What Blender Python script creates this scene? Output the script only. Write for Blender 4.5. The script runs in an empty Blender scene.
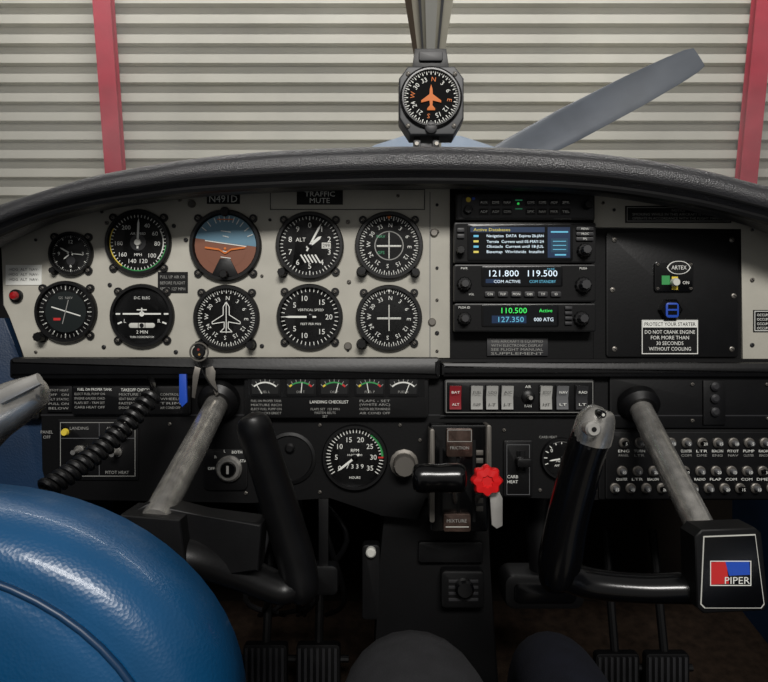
import bpy, bmesh, math, random
from mathutils import Vector, Matrix
random.seed(4)
sc=bpy.context.scene
sc.view_settings.view_transform='Standard'
F=640.0; D=0.85
def lin(c):
    c/=255.0
    return c/12.92 if c<=0.04045 else ((c+0.055)/1.055)**2.4
# ---------------------------------------------------------------- materials
_M={}
def mat(name,rgb=(128,128,128),rough=0.5,metal=0.0,var=0.0,vs=30,bump=0.0,bs=200,kind='noise',coat=0.0,emit=0.0,spec=0.5):
    if name in _M: return _M[name]
    m=bpy.data.materials.new(name); m.use_nodes=True
    nt=m.node_tree; p=nt.nodes['Principled BSDF']
    col=(lin(rgb[0]),lin(rgb[1]),lin(rgb[2]),1)
    p.inputs['Base Color'].default_value=col
    p.inputs['Roughness'].default_value=rough
    p.inputs['Metallic'].default_value=metal
    p.inputs['Coat Weight'].default_value=coat
    p.inputs['Coat Roughness'].default_value=0.08
    p.inputs['Specular IOR Level'].default_value=spec
    if emit>0:
        p.inputs['Emission Color'].default_value=col
        p.inputs['Emission Strength'].default_value=emit
    tc=nt.nodes.new('ShaderNodeTexCoord')
    if var>0:
        n=nt.nodes.new('ShaderNodeTexNoise'); n.inputs['Scale'].default_value=vs; n.inputs['Detail'].default_value=5
        nt.links.new(tc.outputs['Object'],n.inputs['Vector'])
        r=nt.nodes.new('ShaderNodeValToRGB')
        r.color_ramp.elements[0].position=0.3; r.color_ramp.elements[1].position=0.7
        r.color_ramp.elements[0].color=tuple(c*(1-var) for c in col[:3])+(1,)
        r.color_ramp.elements[1].color=tuple(min(1,c*(1+var)) for c in col[:3])+(1,)
        nt.links.new(n.outputs['Fac'],r.inputs['Fac']); nt.links.new(r.outputs['Color'],p.inputs['Base Color'])
    if bump>0:
        if kind=='voronoi':
            n=nt.nodes.new('ShaderNodeTexVoronoi'); out=n.outputs['Distance']
        else:
            n=nt.nodes.new('ShaderNodeTexNoise'); out=n.outputs['Fac']; n.inputs['Detail'].default_value=6
        n.inputs['Scale'].default_value=bs
        nt.links.new(tc.outputs['Object'],n.inputs['Vector'])
        b=nt.nodes.new('ShaderNodeBump'); b.inputs['Strength'].default_value=bump; b.inputs['Distance'].default_value=0.001
        nt.links.new(out,b.inputs['Height']); nt.links.new(b.outputs['Normal'],p.inputs['Normal'])
    _M[name]=m; return m
GREY=mat('panel_grey_paint',(172,169,158),0.6,0,0.08,22,0.05,300)
BLK=mat('satin_black_plastic',(11,11,12),0.40,0,0.2,40,0.1,250,spec=.35)
BLK2=mat('matte_black_panel',(5,5,6),0.6,0,0.3,20,0.12,300,spec=.2)
BLKG=mat('gloss_black',(6,6,7),0.2,spec=.45)
FACE=mat('dial_face_black',(8,9,10),0.5,coat=0.35,spec=.3)
CFACE=mat('compass_card_black',(8,8,9),0.8,spec=.15)
DGREY=mat('dark_grey_plastic',(38,38,40),0.45,0,0.1,60)
BKTG=mat('compass_housing_grey',(40,42,45),0.45,0,0.1,60)
MGREY=mat('mid_grey_plastic',(95,96,98),0.5)
WHT=mat('white_marking',(222,223,217),0.6)
DIMW=mat('faded_marking',(140,140,136),0.6)
SILV=mat('brushed_aluminium',(190,188,183),0.33,0.6,0.12,40,0.15,120)
STEEL=mat('worn_steel',(205,202,196),0.27,0.85,0.28,70,0.18,120)
SCREW=mat('screw_steel',(120,116,110),0.4,0.7)
ORG=mat('orange_paint',(205,108,34),0.6)
YEL=mat('yellow_marking',(215,190,60),0.6)
GRN=mat('green_marking',(44,140,72),0.6)
REDM=mat('red_marking',(190,40,40),0.5)
REDK=mat('red_plastic',(205,26,28),0.3,coat=0.3)
BLUEM=mat('blue_enamel',(35,75,175),0.35)
BROWN=mat('horizon_brown',(120,72,50),0.5)
SKYB=mat('horizon_blue',(92,130,150),0.5)
LEATH=mat('black_padded_vinyl',(34,34,37),0.36,0,0.08,60,0.5,650,'voronoi',spec=.7)
BLUEL=mat('blue_leather',(8,66,106),0.34,0,0.25,6,0.16,420,'voronoi',coat=0.12)
BLUES=mat('blue_side_panel',(9,38,66),0.55,0,0.2,14,0.2,420,'voronoi')
BLUEP=mat('blue_piping',(8,46,78),0.4)
SCR=mat('screen_black',(6,8,12),0.15)
SCRB=mat('screen_blue_glow',(14,40,72),0.3,emit=0.15)
SCRC=mat('screen_cyan_glow',(95,175,205),0.3,emit=0.3)
SCRW=mat('screen_white_glow',(215,232,245),0.3,emit=0.45)
SCRG=mat('screen_green_glow',(60,225,95),0.3,emit=0.5)
SCRY=mat('screen_yellow_glow',(205,190,90),0.3,emit=0.3)
IVORY=mat('ivory_plastic',(195,195,188),0.4)
COPPER=mat('quadrant_label_metal',(104,86,78),0.25,0.8,0.4,90)
CARPET=mat('brown_carpet',(32,24,18),0.95,0,0.4,60,0.6,400,spec=.1)
FIRE=mat('firewall_lining',(22,18,15),0.9,0,0.3,12,spec=.1)
CLOTH=mat('dark_trouser_cloth',(30,30,32),0.9,0,0.15,60,0.3,700,spec=.2)
NAVY=mat('navy_cloth',(13,15,24),0.9,0,0.2,60,0.3,700,spec=.2)
BEIGE=mat('beige_paint',(205,201,184),0.6,0,0.08,20)
# ---------------------------------------------------------------- builder
_T={}
def text_geo(s):
    if s in _T: return _T[s]
    c=bpy.data.curves.new('t','FONT'); c.body=s; c.align_x='CENTER'; c.align_y='CENTER'; c.resolution_u=2
    o=bpy.data.objects.new('t',c); sc.collection.objects.link(o)
    bpy.context.view_layer.update()
    dg=bpy.context.evaluated_depsgraph_get(); e=o.evaluated_get(dg); m=e.to_mesh()
    vs=[tuple(v.co) for v in m.vertices]; fs=[tuple(p.vertices) for p in m.polygons]
    e.to_mesh_clear(); bpy.data.objects.remove(o); bpy.data.curves.remove(c)
    _T[s]=(vs,fs); return _T[s]
def q(u,v,d): return Vector(((u-384)/F*d,d,(341-v)/F*d))
def spl(pts,n=6):
    out=[]; P=[tuple(p) for p in pts]; k=len(P)
    for i in range(k-1):
        p0=P[max(i-1,0)];p1=P[i];p2=P[i+1];p3=P[min(i+2,k-1)]
        for j in range(n):
            t=j/n
            out.append(tuple(0.5*((2*b)+(-a+c)*t+(2*a-5*b+4*c-d)*t*t+(-a+3*b-3*c+d)*t**3) for a,b,c,d in zip(p0,p1,p2,p3)))
    out.append(P[-1]); return out
class B:
    def __init__(s,name,d=D): s.name=name; s.d=d; s.v=[]; s.f=[]; s.mi=[]; s.mats=[]
    def add(s,vs,fs,m):
        o=len(s.v); s.v+=[Vector(p) for p in vs]
        if m not in s.mats: s.mats.append(m)
        k=s.mats.index(m)
        for f in fs: s.f.append([i+o for i in f]); s.mi.append(k)
    def P(s,u,v,h=0.0):
        S=s.d/F
        return Vector(((u-384)*S,s.d-h,(341-v)*S))
    def bm(s,b,m):
        b.verts.index_update(); b.verts.ensure_lookup_table()
        s.add([v.co.copy() for v in b.verts],[[v.index for v in f.verts] for f in b.faces],m); b.free()
    def poly(s,pts,h0,h1,m,bev=0,seg=2):
        if h1==h0:
            s.add([s.P(u,v,h0) for u,v in pts],[list(range(len(pts)))],m); return
        b=bmesh.new()
        a=[b.verts.new(s.P(u,v,h0)) for u,v in pts]; c=[b.verts.new(s.P(u,v,h1)) for u,v in pts]
        n=len(pts); b.faces.new(a[::-1]); top=b.faces.new(c)
        for i in range(n): b.faces.new((a[i],a[(i+1)%n],c[(i+1)%n],c[i]))
        if bev>0:
            bmesh.ops.bevel(b,geom=list(top.edges),offset=bev*s.d/F,segments=seg,affect='EDGES',profile=0.6)
        s.bm(b,m)
    def rr(s,u0,v0,u1,v1,r,n=4):
        pts=[]
        for cx,cy,a0 in ((u1-r,v0+r,-90),(u1-r,v1-r,0),(u0+r,v1-r,90),(u0+r,v0+r,180)):
            for k in range(n+1):
                a=math.radians(a0+90*k/n); pts.append((cx+r*math.cos(a),cy+r*math.sin(a)))
        return pts
    def box(s,u0,v0,u1,v1,h0,h1,m,bev=0,r=0):
        pts=s.rr(u0,v0,u1,v1,r) if r else [(u0,v0),(u1,v0),(u1,v1),(u0,v1)]
        s.poly(pts,h0,h1,m,bev)
    def rect(s,u0,v0,u1,v1,h,m): s.poly([(u0,v0),(u1,v0),(u1,v1),(u0,v1)],h,h,m)
    def frame(s,u0,v0,u1,v1,w,h,m):
        s.rect(u0,v0,u1,v0+w,h,m); s.rect(u0,v1-w,u1,v1,h,m); s.rect(u0,v0+w,u0+w,v1-w,h,m); s.rect(u1-w,v0+w,u1,v1-w,h,m)
    def lathe(s,u,v,prof,m,seg=40,k=None):
        S=s.d/F; c=s.P(u,v); vs=[];fs=[]
        for r,h in prof:
            for i in range(seg):
                a=2*math.pi*i/seg
                rr=r*(k(a) if k else 1)
                vs.append(c+Vector((rr*S*math.cos(a),-h,rr*S*math.sin(a))))
        for j in range(len(prof)-1):
            for i in range(seg):
                fs.append((j*seg+i,j*seg+(i+1)%seg,(j+1)*seg+(i+1)%seg,(j+1)*seg+i))
        if prof[-1][0]>0.01: fs.append([(len(prof)-1)*seg+i for i in range(seg)])
        s.add(vs,fs,m)
    def disc(s,u,v,r,h,m,seg=32): s.lathe(u,v,[(r,h)],m,seg)
    def knob(s,u,v,r,h0,h1,m,seg=20,rib=0):
        k=(lambda a:1+0.06*math.cos(rib*a)) if rib else None
        s.lathe(u,v,[(r,h0),(r,h1-0.0015),(r*0.85,h1)],m,max(seg,rib*4),k)
    def screw(s,u,v,r=2.2,h=0.0,m=None):
        s.lathe(u,v,[(r,h),(r,h+0.0012),(r*0.6,h+0.002)],m or SCREW,10)
        s.line(u-r*.6,v-r*.5,u+r*.6,v+r*.5,0.6,h+0.0023,BLK2)
    def line(s,u0,v0,u1,v1,w,h,m):
        dx,dy=u1-u0,v1-v0; L=math.hypot(dx,dy) or 1; nx,ny=-dy/L*w/2,dx/L*w/2
        s.poly([(u0+nx,v0+ny),(u1+nx,v1+ny),(u1-nx,v1-ny),(u0-nx,v0-ny)],h,h,m)
    def ray(s,u,v,a,r0,r1,w,h,m):
        a=math.radians(a); x,y=math.sin(a),-math.cos(a)
        s.line(u+x*r0,v+y*r0,u+x*r1,v+y*r1,w,h,m)
    def ticks(s,u,v,h,r0,r1,w,n,m,a0=0,a1=360):
        for i in range(n): s.ray(u,v,a0+(a1-a0)*i/(n if a1-a0==360 else n-1),r0,r1,w,h,m)
    def arc(s,u,v,h,r0,r1,a0,a1,m,n=16):
        o=[];i_=[]
        for i in range(n+1):
            a=math.radians(a0+(a1-a0)*i/n); x,y=math.sin(a),-math.cos(a)
            o.append(s.P(u+x*r0,v+y*r0,h)); i_.append(s.P(u+x*r1,v+y*r1,h))
        s.add(o+i_,[(i,i+1,n+1+i+1,n+1+i) for i in range(n)],m)
    def text(s,u,v,t,size,m,h,rot=0,w=None):
        vs,fs=text_geo(t)
        if not vs: return
        k=size/0.7; xs=[p[0] for p in vs]; ys=[p[1] for p in vs]; cx=(min(xs)+max(xs))/2; cy=(min(ys)+max(ys))/2
        kx=k if w is None else w/(max(xs)-min(xs)+1e-6)
        a=math.radians(rot); c_,s_=math.cos(a),math.sin(a); out=[]
        for p in vs:
            x=(p[0]-cx)*kx; y=-(p[1]-cy)*k
            out.append(s.P(u+x*c_-y*s_,v+x*s_+y*c_,h))
        s.add(out,fs,m)
    def rtext(s,u,v,a,r,t,size,m,h,rot=0):
        a_=math.radians(a); s.text(u+math.sin(a_)*r,v-math.cos(a_)*r,t,size,m,h,rot)
    def tube(s,path,m,seg=16,up=(0,0,1),cap=True,dome=False):
        """path: [(x,y,z,ra,rb)]"""
        vs=[];fs=[];n=len(path); P=[Vector(p[:3]) for p in path]
        for i in range(n):
            t=(P[min(i+1,n-1)]-P[max(i-1,0)]).normalized()
            side=t.cross(Vector(up))
            if side.length<1e-4: side=t.cross(Vector((0,1,0)))
            side.normalize(); nn=side.cross(t).normalized()
            ra=path[i][3]; rb=path[i][4] if len(path[i])>4 else ra
            for j in range(seg):
                a=2*math.pi*j/seg
                vs.append(P[i]+side*ra*math.cos(a)+nn*rb*math.sin(a))
        for i in range(n-1):
            for j in range(seg): fs.append((i*seg+j,i*seg+(j+1)%seg,(i+1)*seg+(j+1)%seg,(i+1)*seg+j))
        if cap: fs.append(list(range(seg))[::-1]); fs.append([(n-1)*seg+j for j in range(seg)])
        s.add(vs,fs,m)
    def done(s,world=False,sharp=35,sub=0):
        c=sum((v for v in s.v),Vector())/len(s.v)
        me=bpy.data.meshes.new(s.name); me.from_pydata([v-c for v in s.v],[],s.f)
        for m in s.mats: me.materials.append(m)
        me.polygons.foreach_set('material_index',s.mi)
        me.polygons.foreach_set('use_smooth',[True]*len(s.f))
        me.update(); me.set_sharp_from_angle(angle=math.radians(sharp))
        nm=s.name; k=1
        while nm in bpy.data.objects: nm='%s.%03d'%(s.name,k); k+=1
        o=bpy.data.objects.new(nm,me); sc.collection.objects.link(o)
        o.matrix_world=(Matrix.Identity(4) if world else W)@Matrix.Translation(c)
        if sub:
            md=o.modifiers.new('sub','SUBSURF'); md.levels=sub; md.render_levels=sub
        return o
EYE=1.75; PITCH=math.radians(10)
W=Matrix.Translation((0,0,EYE))@Matrix.Rotation(-PITCH,4,'X')   # cockpit frame -> hangar frame

# ================================================================ INSTRUMENT PANEL
b=B('instrument_panel')
b.poly([(2,262),(0,235),(40,205),(80,190),(170,175),(300,168),(450,168),(450,358),(24,358),(20,345),(10,318),(3,305)],-0.004,0,GREY,1)
b.poly([(594,168),(680,180),(740,200),(800,225),(830,262),(832,366),(742,366),(742,228),(594,228)],-0.004,0,GREY,1)
b.box(450,170,594,360,-0.006,-0.003,BLK2)
b.box(594,228,742,364,-0.006,-0.002,BLK2)
# seams and raised sub-plates
b.box(271,190,424,209,0,0.0015,GREY,0.5,r=4); b.frame(270,189,425,210,0.8,0.0003,DGREY)
b.line(430,192,430,357,0.8,0.0004,MGREY)
b.box(606,232,738,357,-0.002,0.0015,BLK,1,r=3)
for u,v in ((614,240),(731,240),(614,349),(731,349),(612,290),(733,296)): b.screw(u,v,2.6,0.0015)
# structural back skin
b.poly([(-30,300),(-20,230),(80,190),(300,165),(560,165),(740,195),(830,235),(835,500),(-30,500)],-0.03,-0.008,BLK2)
for u,v in ((36,240),(102,212),(180,200),(250,186),(300,195),(398,196),(437,205),(437,232),(437,268),(437,300),(437,333),(437,351),(110,285),(107,223),(174,226),(262,276),(270,220),(348,222),(349,282),(262,346),(348,350),(176,352),(104,347),(36,352),(186,240),(603,203),(614,210),(660,201),(700,205),(752,230),(752,280),(752,345),(760,215)):
    b.screw(u,v,random.choice((1.6,2.2)),0,random.choice((SCREW,DGREY)))
for u,v in ((192,204),(434,233),(432,322),(348,346)): b.lathe(u,v,[(4,0),(4,.002),(3,.004)],SCREW,14)
# placards
b.box(207,193,240,204,0,0.001,BLK); b.text(223.5,199,'N491D',7,WHT,0.0014,w=28)
b.box(297,188,343,205,0.0015,0.0026,BLK); b.text(320,194.5,'TRAFFIC',5,WHT,0.003,w=30); b.text(320,201,'MUTE',5,WHT,0.003,w=20)
b.box(158,272,188,293,0,0.001,BLK)
for i,t in enumerate(('PULL UP AIR OR','BEFORE FLIGHT','SPEED 127 MPH')): b.text(173,277+i*6,t,3.0,DIMW,0.0014,w=25)
b.box(6,265,42,285,0,0.001,WHT)
for i in range(3):
    b.text(24,269.5+i*5,'-HDG  ALT  NAV-',2.6,DGREY,0.0014,w=30)
b.lathe(17,296,[(6.5,0),(6.5,.004),(5,.006)],BLK,20); b.lathe(17,296,[(4.5,.006),(3.5,.010),(0.01,.011)],mat('red_lens',(150,20,25),0.2,coat=.5),16)
b.box(625,206,731,223,0,0.001,BLK); b.frame(626.5,207.5,729.5,221.5,.6,.0013,DIMW)
b.text(678,210.5,'NOTICE',2.6,DIMW,.0014)
for i,t in enumerate(('SMOKING WHILE IN THIS AIRCRAFT IS PROHIBITED','OPERATE IN ACCORDANCE WITH THE FLIGHT MANUAL')): b.text(678,214.5+i*4,t,2.5,DIMW,.0014,w=92)
b.box(487,338,548,356,-.003,0,DGREY,.5)
for i,t in enumerate(('THIS AIRCRAFT IS EQUIPPED','WITH ELECTRONIC DISPLAY','SEE FLIGHT MANUAL','SUPPLEMENT')): b.text(517,341.5+i*4,t,2.6,DIMW,.0004,w=52)
b.box(753,310,775,332,0,.001,BLK); b.frame(754,311,775,331,.6,.0013,WHT)
for i in range(4): b.text(765,315+i*4.4,'OCCUPANT',2.6,WHT,.0014,w=17)
# starter placard
b.box(640,319,698,355,.0015,.0024,BLK,0); b.frame(641,320,697,354,.8,.0027,WHT)
b.rect(642,321,696,327.5,.0029,WHT); b.text(669,324.2,'PROTECT YOUR STARTER',3.6,BLK,.0032,w=51)
for i,t in enumerate(('DO NOT CRANK ENGINE','FOR MORE THAN','30 SECONDS','WITHOUT COOLING')): b.text(669,332+i*5.6,t,3.6,WHT,.0028,w=(50,38,27,42)[i])
b.done()

# ELT switch and light unit
b=B('elt_remote_switch')
b.box(653,262,692,292,.0015,.005,BLKG,1,r=3); b.lathe(677,268,[(12,.005),(12,.0052)],WHT,30,lambda a:1-.45*abs(math.sin(a)))
b.lathe(677,268,[(10.8,.0056)],BLK,30,lambda a:1-.45*abs(math.sin(a))); b.text(677,268,'ARTEX',4,WHT,.006,w=15)
b.rect(660,276,668,285,.0054,GRN); b.rect(670,277,676,290,.0054,YEL); b.knob(672,283,4,.005,.014,IVORY); b.text(684,283,'ON',3,WHT,.0054)
for u,v in ((656,265),(689,265),(656,289),(689,289)): b.screw(u,v,1.6,.005)
b.done()
b=B('usb_charging_port')
b.lathe(669,310,[(12,.0015),(12,.005),(10,.007)],BLKG,6); b.box(663,303,676,318,.007,.009,BLUEM,1,r=3); b.box(665,305,674,309,.009,.0095,BLKG); b.box(665,311,674,315,.009,.0095,BLKG)
b.done()

# ================================================================ GLARESHIELD
G=[(-90,268,300),(-40,234,266),(0,211,243),(50,194,222),(100,179,210),(150,169,203),(200,161,197),(270,154,193),(350,150,190),(430,149,189),(520,151,191),(600,157,196),(680,169,208),(740,184,222),(768,191,231),(820,212,254),(880,246,292)]
dg=0.80
path=[]; 
for u,t,bo in G:
    p=q(u,(t+bo)/2-1,dg); path.append((p.x,p.y,p.z,0.034,(bo-t)/2/F*dg))
path=spl(path,5)
b=B('glareshield')
b.tube(path,LEATH,24)
# stitched lip along the underside
b.tube([(p[0],p[1]-0.020,p[2]-p[4]*.88,.006,.005) for p in path],BLK,8)
b.tube([(p[0],p[1]-0.030,p[2]-p[4]*.42,.0025,.0025) for p in path],BLK,6)
vs=[];fs=[]
for p in path:
    x,y,z,_,r=p
    vs+= [Vector((x,y,z+r*.95)),Vector((x*1.2+.0,1.27,(z+r*.95)*1.27/.8*.92)),Vector((x*1.2,1.27,(z+r*.95)*1.27/.8*.92-.02)),Vector((x,y+.02,z))]
n=len(path)
for i in range(n-1):
    for k in range(4): a=i*4;c=(i+1)*4; fs.append((a+k,a+(k+1)%4,c+(k+1)%4,c+k))
b.add(vs,fs,LEATH)
b.done()

# ================================================================ DIALS
def bezel(b,u,v,r,lug=True,sq=False):
    b.lathe(u,v,[(r,-.002),(r,.005),(r*.965,.0075),(r*.89,.0075),(r*.86,.003)],BLK,48)
    b.disc(u,v,r*.87,.003,FACE,48)
    if lug:
        for a in (45,135,225,315):
            x=u+math.cos(math.radians(a))*r*1.08; y=v+math.sin(math.radians(a))*r*1.08
            b.lathe(x,y,[(4.2,0),(4,.003)],BLK,12); b.screw(x,y,1.9,.003,SCREW)
FH=.0034
def hub(b,u,v,r=3): b.lathe(u,v,[(r,FH+.0008),(r,FH+.0018),(r*.6,FH+.0022)],BLKG,16)
def needle(b,u,v,a,L,w,m=WHT,tail=.25,h=FH+.0012):
    a=math.radians(a); x,y=math.sin(a),-math.cos(a); nx,ny=-y,x
    b.poly([(u-x*L*tail+nx*w*.4,v-y*L*tail+ny*w*.4),(u+nx*w*.5,v+ny*w*.5),(u+x*L*.8+nx*w*.5,v+y*L*.8+ny*w*.5),(u+x*L,v+y*L),(u+x*L*.8-nx*w*.5,v+y*L*.8-ny*w*.5),(u-nx*w*.5,v-ny*w*.5),(u-x*L*tail-nx*w*.4,v-y*L*tail-ny*w*.4)],h,h,m)
def knobs(b,u,v,r=5,h=.016): b.lathe(u,v,[(r*1.25,0),(r*1.25,.003)],BLK,16); b.knob(u,v,r,.003,h,BLK,16,8)
# clock
b=B('clock'); u,v,r=72,254,22; bezel(b,u,v,r)
b.ticks(u,v,FH,r*.70,r*.82,.7,12,WHT); b.ticks(u,v,FH,r*.76,r*.82,.4,60,DIMW)
for i,t in enumerate(('12','3','6','9')): b.rtext(u,v,i*90,r*.54,t,3.6,WHT,FH)
b.disc(u,v+7,4.5,FH,DGREY); needle(b,u,v,300,12,1.4); needle(b,u,v,230,9,1.4); needle(b,u,v,95,13,.8,WHT); hub(b,u,v,1.5); knobs(b,u-17,v+17,3.2,.01); b.done()
# airspeed
b=B('airspeed_indicator'); u,v,r=139,243,33; bezel(b,u,v,r)
b.ticks(u,v,FH,r*.76,r*.84,.7,48,WHT); b.arc(u,v,FH+.0002,r*.83,r*.86,95,215,GRN); b.arc(u,v,FH+.0002,r*.83,r*.86,215,300,YEL); b.arc(u,v,FH+.0002,r*.75,r*.78,62,130,WHT)
for a,t in ((28,'40'),(62,'60'),(93,'80'),(132,'100'),(163,'120'),(197,'140'),(232,'160'),(268,'180'),(322,'200')): b.rtext(u,v,a,r*.58,t,4.2,WHT,FH)
b.text(u,v-9,'AIR SPEED',2.4,WHT,FH); b.text(u,v+12,'MPH',2.8,WHT,FH); b.disc(u,v,8,FH+.0002,DGREY); needle(b,u,v,2,24,2.2); b.lathe(u,v,[(3.5,FH+.0014),(3,FH+.003)],IVORY,20); b.done()
# attitude
b=B('attitude_indicator'); u,v,r=226,246,36; bezel(b,u,v,r)
def half(u,v,r,h,a0,a1,m,ox=0,oy=0):
    pts=[(u+r*math.sin(math.radians(a0+(a1-a0)*i/24)),v-r*math.cos(math.radians(a0+(a1-a0)*i/24))) for i in range(25)]; b.poly(pts,h,h,m)
b.disc(u,v,r*.85,FH,BROWN); half(u,v,r*.85,FH+.0001,-76,92,SKYB)
b.disc(u,v+1,r*.60,FH+.0003,BROWN)
half(u,v+1,r*.60,FH+.0005,-72,88,SKYB)
b.line(u-20,v-5,u+21,v+1,.9,FH+.0008,WHT)
for k,L in ((-14,10),(-9,6),(6,6),(12,10)): b.line(u-L/2+.5,v+k-.7,u+L/2+.5,v+k+.7,.7,FH+.0008,WHT)
for a in (-60,-45,-30,-20,-10,0,10,20,30,45,60): b.ray(u,v,a+8,r*.66,r*.82,.9,FH+.0008,WHT)
b.line(u-20,v+2,u-6,v+4,1.8,FH+.002,ORG); b.line(u+20,v+2,u+6,v+4,1.8,FH+.002,ORG); b.line(u-6,v+4,u,v+8,1.4,FH+.002,ORG); b.line(u+6,v+4,u,v+8,1.4,FH+.002,ORG); b.disc(u,v+3,1.3,FH+.002,ORG,10)
b.line(u-8,v-26,u+8,v-26,1,FH+.001,ORG)
b.poly([(u-14,v+31),(u-5,v+13),(u+5,v+13),(u+14,v+31)],FH,FH+.003,BLK,.5); knobs(b,u,v+29,4,.016); b.lathe(u,v-r*.93,[(5,.006),(4,.011)],BLK,14); b.done()
# altimeter
b=B('altimeter'); u,v,r=310,246,34; bezel(b,u,v,r)
b.ticks(u,v,FH,r*.78,r*.86,.6,50,WHT); b.ticks(u,v,FH,r*.74,r*.86,1,10,WHT)
for i in range(10): b.rtext(u,v,i*36,r*.6,str(i),5.4,WHT,FH)
b.text(u-9,v-6,'ALT',4,WHT,FH); b.rect(u+12,v-3,u+21,v+3,FH+.0003,IVORY); b.text(u+16.5,v,'299',3.4,BLK,FH+.0005)
for i in range(5): b.line(u-9+i*3.6,v+9,u-4+i*3.6,v+17,1.5,FH+.0003,WHT)
needle(b,u,v,28,25,2.0); needle(b,u,v,52,15,3); hub(b,u,v,2.5); knobs(b,u-27,v+27,4); b.done()
def gyroface(b,u,v,r):
    b.ticks(u,v,FH,r*.79,r*.86,.5,72,WHT); b.ticks(u,v,FH,r*.74,r*.86,.8,36,WHT)
    for i in range(12): b.rtext(u,v,i*30+4,r*.60,('N','3','6','E','12','15','S','21','24','W','30','33')[i],4,WHT,FH,rot=i*30+4)
DG=mat('dim_green_flag',(50,130,90),.4,emit=.25)
def vor(b,u,v,r,led):
    gyroface(b,u,v,r)
    b.ticks(u,v,FH+.0004,0,r*.36,.7,4,WHT)
    for k in (-9,-6,-3,3,6,9): b.disc(u+k,v,.6,FH+.0006,WHT,8); b.disc(u,v+k,.6,FH+.0006,WHT,8)
    b.line(u,v-13,u,v+13,1,FH+.0008,IVORY); b.line(u-12,v+1,u+12,v+1,.8,FH+.0008,IVORY)
    if led: b.text(u-8,v-9,'NAV',3,DG,FH+.001); b.text(u-8,v+7,'GPS',3,DG,FH+.001); b.arc(u,v,FH+.0002,r*.40,r*.43,0,360,DIMW,32)
    b.poly([(u-2,v-r*.86),(u+2,v-r*.86),(u,v-r*.76)],FH+.001,FH+.001,ORG if led else WHT)
    knobs(b,u-27,v+26,4.5); 
    if led: knobs(b,u+26,v+27,4)
b=B('navigation_indicator'); bezel(b,389,246,34); vor(b,389,246,34,True); b.done()
b=B('navigation_indicator'); bezel(b,389,318,33); vor(b,389,318,33,False); b.done()
b=B('navigation_indicator'); u,v,r=67,312,31; bezel(b,u,v,r)
b.disc(u,v,r*.66,FH+.0002,mat('dark_teal_face',(14,22,22),.4)); b.ticks(u,v,FH+.0006,r*.74,r*.84,.6,36,DIMW); b.ticks(u,v,FH+.0006,r*.70,r*.84,.9,12,WHT)
b.line(u-14,v-5,u+15,v+4,1.1,FH+.001,WHT); b.line(u+3,v-12,u-3,v+12,.8,FH+.001,DIMW); b.text(u,v-14,'GS  NAV',2.6,DIMW,FH+.0006); b.rect(u-12,v+6,u-5,v+8.5,FH+.0006,REDM); knobs(b,u-24,v+25,4.5); b.done()
# turn coordinator
b=B('turn_coordinator'); u,v,r=143,316,32; bezel(b,u,v,r)
b.line(u-19,v-2,u+19,v-2,1.6,FH+.0008,WHT); b.disc(u,v-2,2.6,FH+.001,WHT,14); b.line(u,v-8,u,v-2,1.2,FH+.001,WHT); b.line(u-5,v-6,u+5,v-6,1,FH+.001,WHT)
for a in (-90,90,-112,112): b.ray(u,v-2,a,r*.68,r*.82,1.6,FH,WHT)
b.box(u-13,v+7,u+13,v+12,FH,FH+.001,IVORY,.5,r=2.4); b.disc(u,v+9.5,2.2,FH+.0014,BLK,14); b.line(u-3.4,v+7,u-3.4,v+12,.6,FH+.0015,BLK); b.line(u+3.4,v+7,u+3.4,v+12,.6,FH+.0015,BLK)
b.text(u,v-18,'D.C. ELEC',2.6,WHT,FH); b.text(u,v+16,'2 MIN',3.2,WHT,FH); b.text(u,v+21,'TURN COORDINATOR',2,WHT,FH,w=24); b.text(u-17,v+5,'L',3.6,WHT,FH); b.text(u+17,v+5,'R',3.6,WHT,FH); b.done()
# heading indicator
b=B('heading_indicator'); u,v,r=227,318,33; bezel(b,u,v,r); gyroface(b,u,v,r)
for e in ([(0,-16),(0,15)],[(0,-16),(-3,-11)],[(0,-16),(3,-11)],[(-3,-11),(-3,-3)],[(3,-11),(3,-3)],[(-3,-3),(-14,4)],[(3,-3),(14,4)],[(-14,4),(-14,6)],[(14,4),(14,6)],[(-14,6),(-2,4)],[(14,6),(2,4)],[(-2,4),(-2,10)],[(2,4),(2,10)],[(-2,10),(-6,14)],[(2,10),(6,14)],[(-6,14),(6,14)]):
    b.line(u+e[0][0],v+e[0][1],u+e[1][0],v+e[1][1],.8,FH+.001,WHT)
knobs(b,u-25,v+27,4.5); knobs(b,u+25,v+27,4); b.done()
# VSI
b=B('vertical_speed_indicator'); u,v,r=310,317,33; bezel(b,u,v,r)
b.ticks(u,v,FH,r*.76,r*.86,.7,40,WHT); 
for a,t in ((308,'5'),(345,'10'),(40,'15'),(90,'20'),(232,'5'),(195,'10'),(140,'15')): b.rtext(u,v,a,r*.58,t,5.2,WHT,FH)
b.text(u+1,v-7,'VERTICAL SPEED',2.4,WHT,FH,w=26); b.text(u+1,v+7,'FEET PER MIN',2.2,WHT,FH,w=20); needle(b,u,v,270,26,2.0); hub(b,u,v,3); b.done()
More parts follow.
